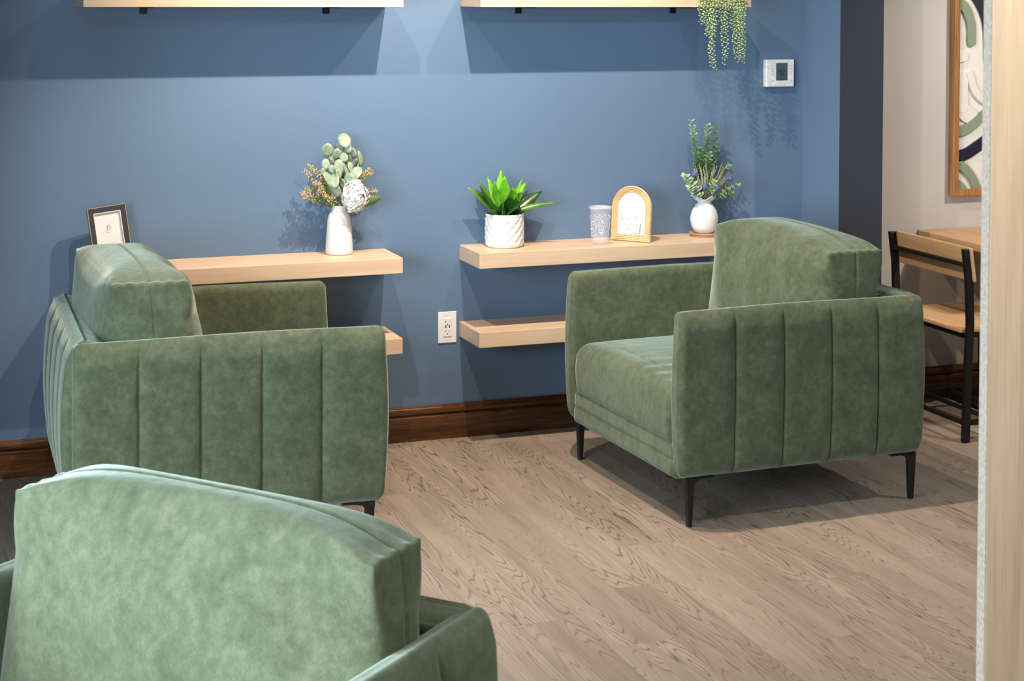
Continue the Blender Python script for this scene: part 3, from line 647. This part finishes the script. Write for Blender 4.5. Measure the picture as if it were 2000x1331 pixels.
def leafy(pts, n_, lsz, mat='boxwood', tipm=None, t0=.35):
    P_ = [Vector(p) for p in pts]; root = G().tube(P_, [.0013]*len(P_), 5).link('sprig', M['stem'], gr, True); g = G(); gt = G()
    for i in range(n_):
        s_ = t0+(1-t0)*i/(n_-1); k = min(int(s_*(len(P_)-1)), len(P_)-2); f_ = s_*(len(P_)-1)-k; c_ = P_[k].lerp(P_[k+1], f_); ax = (P_[k+1]-P_[k]).normalized()
        for q in range(2):
            a = i*1.9+q*PI; side = (Vector((math.cos(a), math.sin(a), 0))); d_ = (side+ax*.5).normalized(); L_ = lsz*(1.15-.55*s_)
            disc_leaf(gt if (tipm and s_ > .82) else g, c_+d_*L_*.8, (ax*.9-side*.5+Vector((0, -.45, 0))).normalized(), L_*.48, d_, 1.5, .0004, .1)
    g.link('leaves', M[mat], root, True)
    if gt.v: gt.link('tip_leaves', M[tipm], root, True)
B0 = (0, 0, .11)
leafy([B0, (-.02, 0, .2), (-.035, 0, .30), (-.057, 0, .425)], 24, .017, 'boxwood', 'boxlight')
leafy([B0, (-.005, 0, .2), (.008, 0, .31), (.014, 0, .408)], 26, .017, 'boxwood', 'boxlight')
leafy([B0, (.02, .01, .2), (.048, .01, .30), (.050, .01, .395)], 17, .019, 'boxwood')
leafy([B0, (.0, -.01, .2), (.012, -.01, .25), (.012, -.01, .300)], 16, .018, 'boxwood', 'boxlight')
leafy([B0, (-.02, 0, .19), (-.03, 0, .24), (-.032, 0, .285)], 16, .018)
leafy([B0, (-.01, 0, .19), (-.012, 0, .25), (-.018, 0, .32)], 18, .018)
leafy([B0, (.04, 0, .18), (.07, 0, .225), (.100, -.01, .255)], 12, .018, 'boxwood', 'boxlight')
leafy([B0, (-.04, -.02, .16), (-.07, -.02, .20), (-.092, -.02, .222)], 10, .020, 'boxlight')
leafy([B0, (-.04, -.03, .14), (-.06, -.03, .165), (-.075, -.03, .18)], 9, .020, 'boxlight')
leafy([B0, (.05, -.02, .14), (.09, -.02, .165), (.132, -.02, .178)], 11, .022, 'boxlight')
leafy([B0, (.05, -.02, .13), (.08, -.02, .145), (.10, -.03, .15)], 8, .020, 'boxlight')
leafy([B0, (.01, -.03, .15), (.015, -.04, .18), (.018, -.05, .20)], 7, .016, 'boxlight')
for k in range(46):
    a = rnd.uniform(-1.0, 1.0); L_ = rnd.uniform(.10, .165); e = (math.sin(a*.75)*L_*.85+.012, -.03+rnd.uniform(-.02, .02), .115+math.cos(a*.75)*L_)
    G().ribbon([(0, 0, .10), (e[0]*.35, e[1]*.5, .10+(e[2]-.10)*.4), (e[0]*.75, e[1]*.9, .10+(e[2]-.1)*.78), e], [.0012, .0022, .002, .0004], (1, .2, 0), .0005, .2).link('grass_blade', M['grass'], gr, True)
for c_ in ((-.052, -.02, .225), (-.050, -.03, .165), (-.018, -.04, .178), (.030, -.045, .172), (.098, -.02, .205)):
    G().tube([B0, (c_[0]*.6, c_[1]*.7, (.11+c_[2])/2), c_], .001, 5).link('thistle_stem', M['stem'], gr, True)
    o = G(); th_ = random.Random(int(abs(c_[0])*1e4)); n0 = Vector(c_); o.ball(n0, .0115, 14, 10, (1, 1, 1.12))
    for q in range(90):
        d_ = Vector((th_.gauss(0, 1), th_.gauss(0, 1), th_.gauss(0, 1))).normalized(); p_ = n0+d_*.011; s1 = d_.orthogonal().normalized()*.0011; s2 = d_.cross(s1)
        o.add([p_+s1, p_-s1*.5+s2*.87, p_-s1*.5-s2*.87, p_+d_*.0042], [(0, 1, 3), (1, 2, 3), (2, 0, 3), (0, 2, 1)])
    o.link('thistle_head', M['thistle'], gr)

# ------------------------------------------------------------------ trailing plant on the top right shelf
hp = thing('hanging_pot', 'small white pot of the trailing plant on the top right shelf', 'pot', (2.92, -.075, 1.573+TH+.0002))
G().lathe([(.0005, 0), (.032, 0), (.040, .065), (.042, .067), (.038, .067), (.036, .058), (.0005, .058)], 40).link('pot_body', M['ceramic'], hp, True)
tp = thing('trailing_plant', 'green trailing succulent spilling over the top right shelf', 'plant', (2.93, -.120, 1.573+TH+.06))
rnd = random.Random(31); Z0 = tp.location.z
SX = [(-.092, 1.515), (-.083, 1.505), (-.066, 1.466), (-.050, 1.40), (-.045, 1.345), (-.036, 1.338), (.002, 1.358), (.012, 1.375), (.030, 1.50), (.038, 1.493), (.048, 1.44), (.052, 1.378), (.060, 1.366), (.070, 1.372), (.084, 1.364), (.075, 1.40), (-.056, 1.47), (.064, 1.46), (-.075, 1.52), (-.012, 1.52)]
for k, (x, zb) in enumerate(SX):
    yv = -.118-.010*rnd.random()-.004; L_ = zb-Z0; P_ = [Vector((x*.3, .03, 0)), Vector((x*.6, -.01, .006)), Vector((x*.8, -.06, -.048)), Vector((x*.95, yv+.008, -.052)), Vector((x, yv, -.070))]
    m_ = 7
    for j in range(1, m_+1): P_.append(Vector((x+.004*math.sin(j*1.3+k), yv+.003*math.sin(j+k*2), -.070+(L_+.070)*j/m_)))
    root = G().tube(P_, .0009, 5).link('strand', M['stem'], tp, True); g = G()
    for j in range(1, len(P_)-1):
        nleaf = max(3, int((P_[j+1]-P_[j]).length/.0052))
        for q in range(nleaf):
            s_ = q/nleaf; c_ = P_[j].lerp(P_[j+1], s_); a = q*2.4+j; d_ = Vector((math.cos(a), math.sin(a)*.7-.2, rnd.uniform(-.5, .3))).normalized(); tp_ = 1-.45*(j/len(P_)); L2 = .0080*tp_
            g.ball(c_+d_*L2, .0066*tp_, 6, 4, (.50+.5*abs(d_.x), .50+.5*abs(d_.y), .42+.5*abs(d_.z)))
    g.link('leaves', M['pearls'], root, True)

# ------------------------------------------------------------------ small navy frame
fx, fy = .742, -.100
t_ = thing('small_frame', 'small navy and gold picture frame with a D monogram behind the left armchair', 'picture frame', (fx, fy, ZS), 0)
FR = Matrix.Rotation(math.radians(6), 4, 'Z') @ Matrix.Rotation(math.radians(-6), 4, 'Y') @ Matrix.Rotation(math.radians(-9), 4, 'X')
W2, HH = .0640, .196
def fadd(g, x0, x1, y0, y1, z0, z1): g.box(x0, x1, y0, y1, z0, z1)
def ffin(g, name, mat, par=t_, bev=None):
    g.v = [tuple(FR @ Vector(p)) for p in g.v]; o = g.link(name, mat, par); 
    if bev: bevel(o, bev, 1)
    return o
def border(W_, z0, z1, w_, y0, y1):
    g = G(); g.box(-W_, -W_+w_, y0, y1, z0, z1).box(W_-w_, W_, y0, y1, z0, z1).box(-W_+w_, W_-w_, y0, y1, z1-w_, z1).box(-W_+w_, W_-w_, y0, y1, z0, z0+w_); return g
ffin(border(W2, .007, .007+HH, .0020, -.0135, .0), 'gold_rim', M['gold'])
ffin(border(W2-.0020, .009, .005+HH, .0165, -.0120, .0), 'navy_border', M['navy'], bev=.001)
ffin(border(W2-.0185, .0255, .0115+HH-.023, .0026, -.0105, -.001), 'inner_lip', M['mat'])
ffin(G().box(-W2, W2, .0, .006, .007, .007+HH), 'backing', M['navy'])
cardo = ffin(G().box(-W2+.0185, W2-.0185, -.003, -.0005, .0255, HH-.0115), 'paper_card', M['paper'])
def text_mesh(body, size, loc, mat, parent, name, M4):
    c = bpy.data.curves.new('tmp_text', 'FONT'); c.body = body; c.size = size; c.align_x = 'CENTER'; c.extrude = .0002
    o = bpy.data.objects.new('tmp_text', c); COL.objects.link(o); dg_ = bpy.context.evaluated_depsgraph_get(); me = bpy.data.meshes.new_from_object(o.evaluated_get(dg_)); bpy.data.objects.remove(o)
    me.transform(M4 @ Matrix.Translation(loc) @ Matrix.Rotation(PI/2, 4, 'X')); me.materials.clear(); me.materials.append(mat)
    q = bpy.data.objects.new(name, me); COL.objects.link(q); q.parent = parent; return q
zt_ = .007+HH-.072
# serif D from strokes plus script flourish
g = G(); yq = -.0033
def arc(cx, cz, rx, rz, a0, a1, n_, th):
    pts = [(cx+rx*math.cos(a0+(a1-a0)*i/n_), yq, cz+rz*math.sin(a0+(a1-a0)*i/n_)) for i in range(n_+1)]; g.tube(pts, th, 5)
g.box(-.0048, -.0032, yq-.0003, yq+.0006, zt_-.0075, zt_+.0075); g.box(-.0068, .0010, yq-.0003, yq+.0006, zt_+.0068, zt_+.0076); g.box(-.0068, .0010, yq-.0003, yq+.0006, zt_-.0076, zt_-.0068)
arc(.0005, zt_, .0052, .0072, -PI/2, PI/2, 14, .0008)
ffin(g, 'monogram_letter', M['inkbrown'], cardo)
g = G(); arc(-.0075, zt_-.004, .0045, .0058, PI*.35, PI*1.8, 14, .00025); arc(.0085, zt_+.010, .0040, .0045, -PI*.1, PI*1.1, 12, .00025); arc(.0030, zt_+.006, .0030, .006, -PI*.4, PI*.3, 8, .00025)
rnd = random.Random(2)
for k in range(12): g.box(-.0095+k*.0016, -.0095+k*.0016+.0009, yq-.0002, yq+.0006, zt_-.0158, zt_-.0158+.0010+.0004*(k % 2))
ffin(g, 'flourish', M['inkgrey'], cardo)

# ------------------------------------------------------------------ framed relief artwork on the dining wall
ax0, az0 = 4.045, .812
t_ = thing('wall_art', 'wooden framed relief artwork with sage, navy and white curves above the table', 'artwork', (ax0, -.0502, az0))
AW, AH = .62, 1.25
g = border(AW/2, 0, AH, .026, -.040, 0); g.v = [(x+AW/2, y, z) for x, y, z in g.v]; bevel(g.link('art_frame', M['rustic'], t_), .002, 1)
bd = G().box(.024, AW-.024, -.016, -.001, .024, AH-.024).link('art_board', M['art_white'], t_)
def clip_curve(pts, w_, mat, name, y=-.016, dep=.011):
    pts = [Vector((p[0], 0, p[1])) for p in pts]; sm = []
    for i in range(len(pts)-1):
        p0, p1, p2, p3 = pts[max(i-1, 0)], pts[i], pts[i+1], pts[min(i+2, len(pts)-1)]
        for q in range(7):
            t = q/7; sm.append(.5*((2*p1)+(-p0+p2)*t+(2*p0-5*p1+4*p2-p3)*t*t+(-p0+3*p1-3*p2+p3)*t**3))
    sm.append(pts[-1]); L_, R_ = [], []
    for i, p in enumerate(sm):
        d_ = (sm[min(i+1, len(sm)-1)]-sm[max(i-1, 0)]).normalized(); n_ = Vector((-d_.z, 0, d_.x)); L_.append(p+n_*w_/2); R_.append(p-n_*w_/2)
    d_ = (sm[-1]-sm[-2]).normalized(); n_ = Vector((-d_.z, 0, d_.x)); cap = [sm[-1]+n_*w_/2*math.cos(a)+d_*w_/2*math.sin(a) for a in np.linspace(.3, PI-.3, 7)]
    poly = L_+cap+R_[::-1]; lo, hi = .0245, AW-.0245
    k = len(poly); cl = lambda p: (min(max(p.x, lo), hi), min(max(p.z, lo), AH-.0245))
    fr_ = [(cl(p)[0], y-dep, cl(p)[1]) for p in poly]; bk_ = [(cl(p)[0], y, cl(p)[1]) for p in poly]; m_ = len(sm); c0 = len(L_)
    f = [(i, i+1, k-2-i, k-1-i) for i in range(m_-1)]+[tuple(range(m_-1, m_+8))]+[(i, k+i, k+(i+1) % k, (i+1) % k) for i in range(k)]
    o = link(name, fr_+bk_, f, mat, bd); return o
# coordinates: x from the frame's left side, z up from its bottom
clip_curve([(-.02, .775), (.05, .765), (.085, .70), (.090, .62)], .040, M['art_green'], 'green_band')
clip_curve([(-.01, .93), (.06, .85), (.12, .80), (.17, .70), (.18, .55)], .055, M['art_navy'], 'navy_band')
clip_curve([(-.02, .268), (.05, .262), (.10, .285), (.16, .325), (.25, .34), (.36, .30)], .042, M['art_green'], 'green_band')
clip_curve([(-.02, .160), (.06, .165), (.13, .20), (.22, .25), (.36, .27), (.5, .2)], .045, M['art_navy'], 'navy_band')
clip_curve([(-.02, .145), (.05, .120), (.10, .07), (.14, -.01)], .036, M['art_green'], 'green_band')
clip_curve([(.0, .055), (.04, .035), (.075, -.01)], .045, M['art_green'], 'green_band')
clip_curve([(-.01, .545), (.055, .56)], .035, M['cream'], 'cream_peg'); clip_curve([(-.01, .355), (.055, .352)], .036, M['cream'], 'cream_peg')
clip_curve([(.0, .645), (.022, .645)], .045, M['cream'], 'cream_peg')
clip_curve([(.045, .50), (.045, .36), (.09, .32)], .065, M['art_white'], 'white_relief', dep=.009); clip_curve([(.08, .50), (.11, .42), (.17, .38), (.25, .42)], .030, M['art_white'], 'white_relief', dep=.012)
clip_curve([(.26, .95), (.34, .80), (.42, .62), (.40, .45), (.50, .30)], .06, M['art_green'], 'green_band')

# ------------------------------------------------------------------ dining table and chair
tz = .679
t_ = thing('dining_table', 'pale wooden dining table against the beige wall behind the dining chair', 'table', (4.25, -.33, 0))
bevel(G().box(-.345, .40, -.285, .279, tz-.030, tz).link('tabletop', M['maple_y'], t_), .002, 2)
G().box(-.02, .04, -.03, .03, .012, tz-.030).link('leg', M['black'], t_); G().box(-.22, .24, -.22, .22, 0, .012).link('base_plate', M['black'], t_)
c_ = thing('dining_chair', 'dining chair with black metal frame and pale wood seat and backrest', 'chair', (3.69, -.455, 0))
def post(y, name):
    prof_ = [(.002, 0), (.010, .30), (.016, .43), (.010, .585), (-.006, .705)]
    g = G(); w_ = .014
    for (xa, za), (xb, zb) in zip(prof_[:-1], prof_[1:]): pass
    v = []; 
    for xa, za in prof_: v += [(xa-w_, y-.010, za), (xa+w_, y-.010, za), (xa+w_, y+.010, za), (xa-w_, y+.010, za)]
    f = [(3, 2, 1, 0), tuple(4*(len(prof_)-1)+q for q in range(4))]+[(4*i+q, 4*i+(q+1) % 4, 4*i+4+(q+1) % 4, 4*i+4+q) for i in range(len(prof_)-1) for q in range(4)]
    o = link(name, v, f, M['black'], c_); bevel(o, .003, 2)
post(.242, 'rear_leg'); post(-.242, 'rear_leg')
for y in (.22, -.22): bevel(G().box(.385, .41, y-.010, y+.010, 0, .40).link('front_leg', M['black'], c_), .002, 1)
g = G()
for y in (.22, -.22): g.box(.0, .40, y-.008, y+.008, .378, .396)
g.box(.0, .02, -.235, .235, .378, .396).box(.385, .40, -.22, .22, .378, .396); g.link('seat_frame', M['black'], c_)
for y in (.2325, -.2325): G().box(.0, .40, y-.0075, y+.0075, .060, .078).link('side_rail', M['black'], c_)
for xx in (.0, .13, .25): G().box(xx, xx+.014, -.235, .235, .060, .074).link('cross_bar', M['black'], c_)
bevel(G().box(-.015, .43, -.232, .232, .397, .413).link('seat', M['maple_y'], c_), .004, 2)
g = G().box(-.012, .0, -.25, .25, 0, .125); 
g.v = [(x+.014+(.125-z)*.14, y*(.93 if y > 0 else 1.04), z+.585) for x, y, z in g.v]; bevel(g.link('backrest', M['maple_y'], c_), .004, 2)
bevel(G().box(-.016, .000, -.24, .24, .640, .655).link('back_bar', M['black'], c_), .002, 1)

# ------------------------------------------------------------------ real-world scale
SM = Matrix.Scale(S, 4)
for me in {o.data for o in bpy.data.objects if o.type == 'MESH'}: me.transform(SM)
for o in bpy.data.objects:
    o.location = o.location*S
bpy.context.view_layer.update()
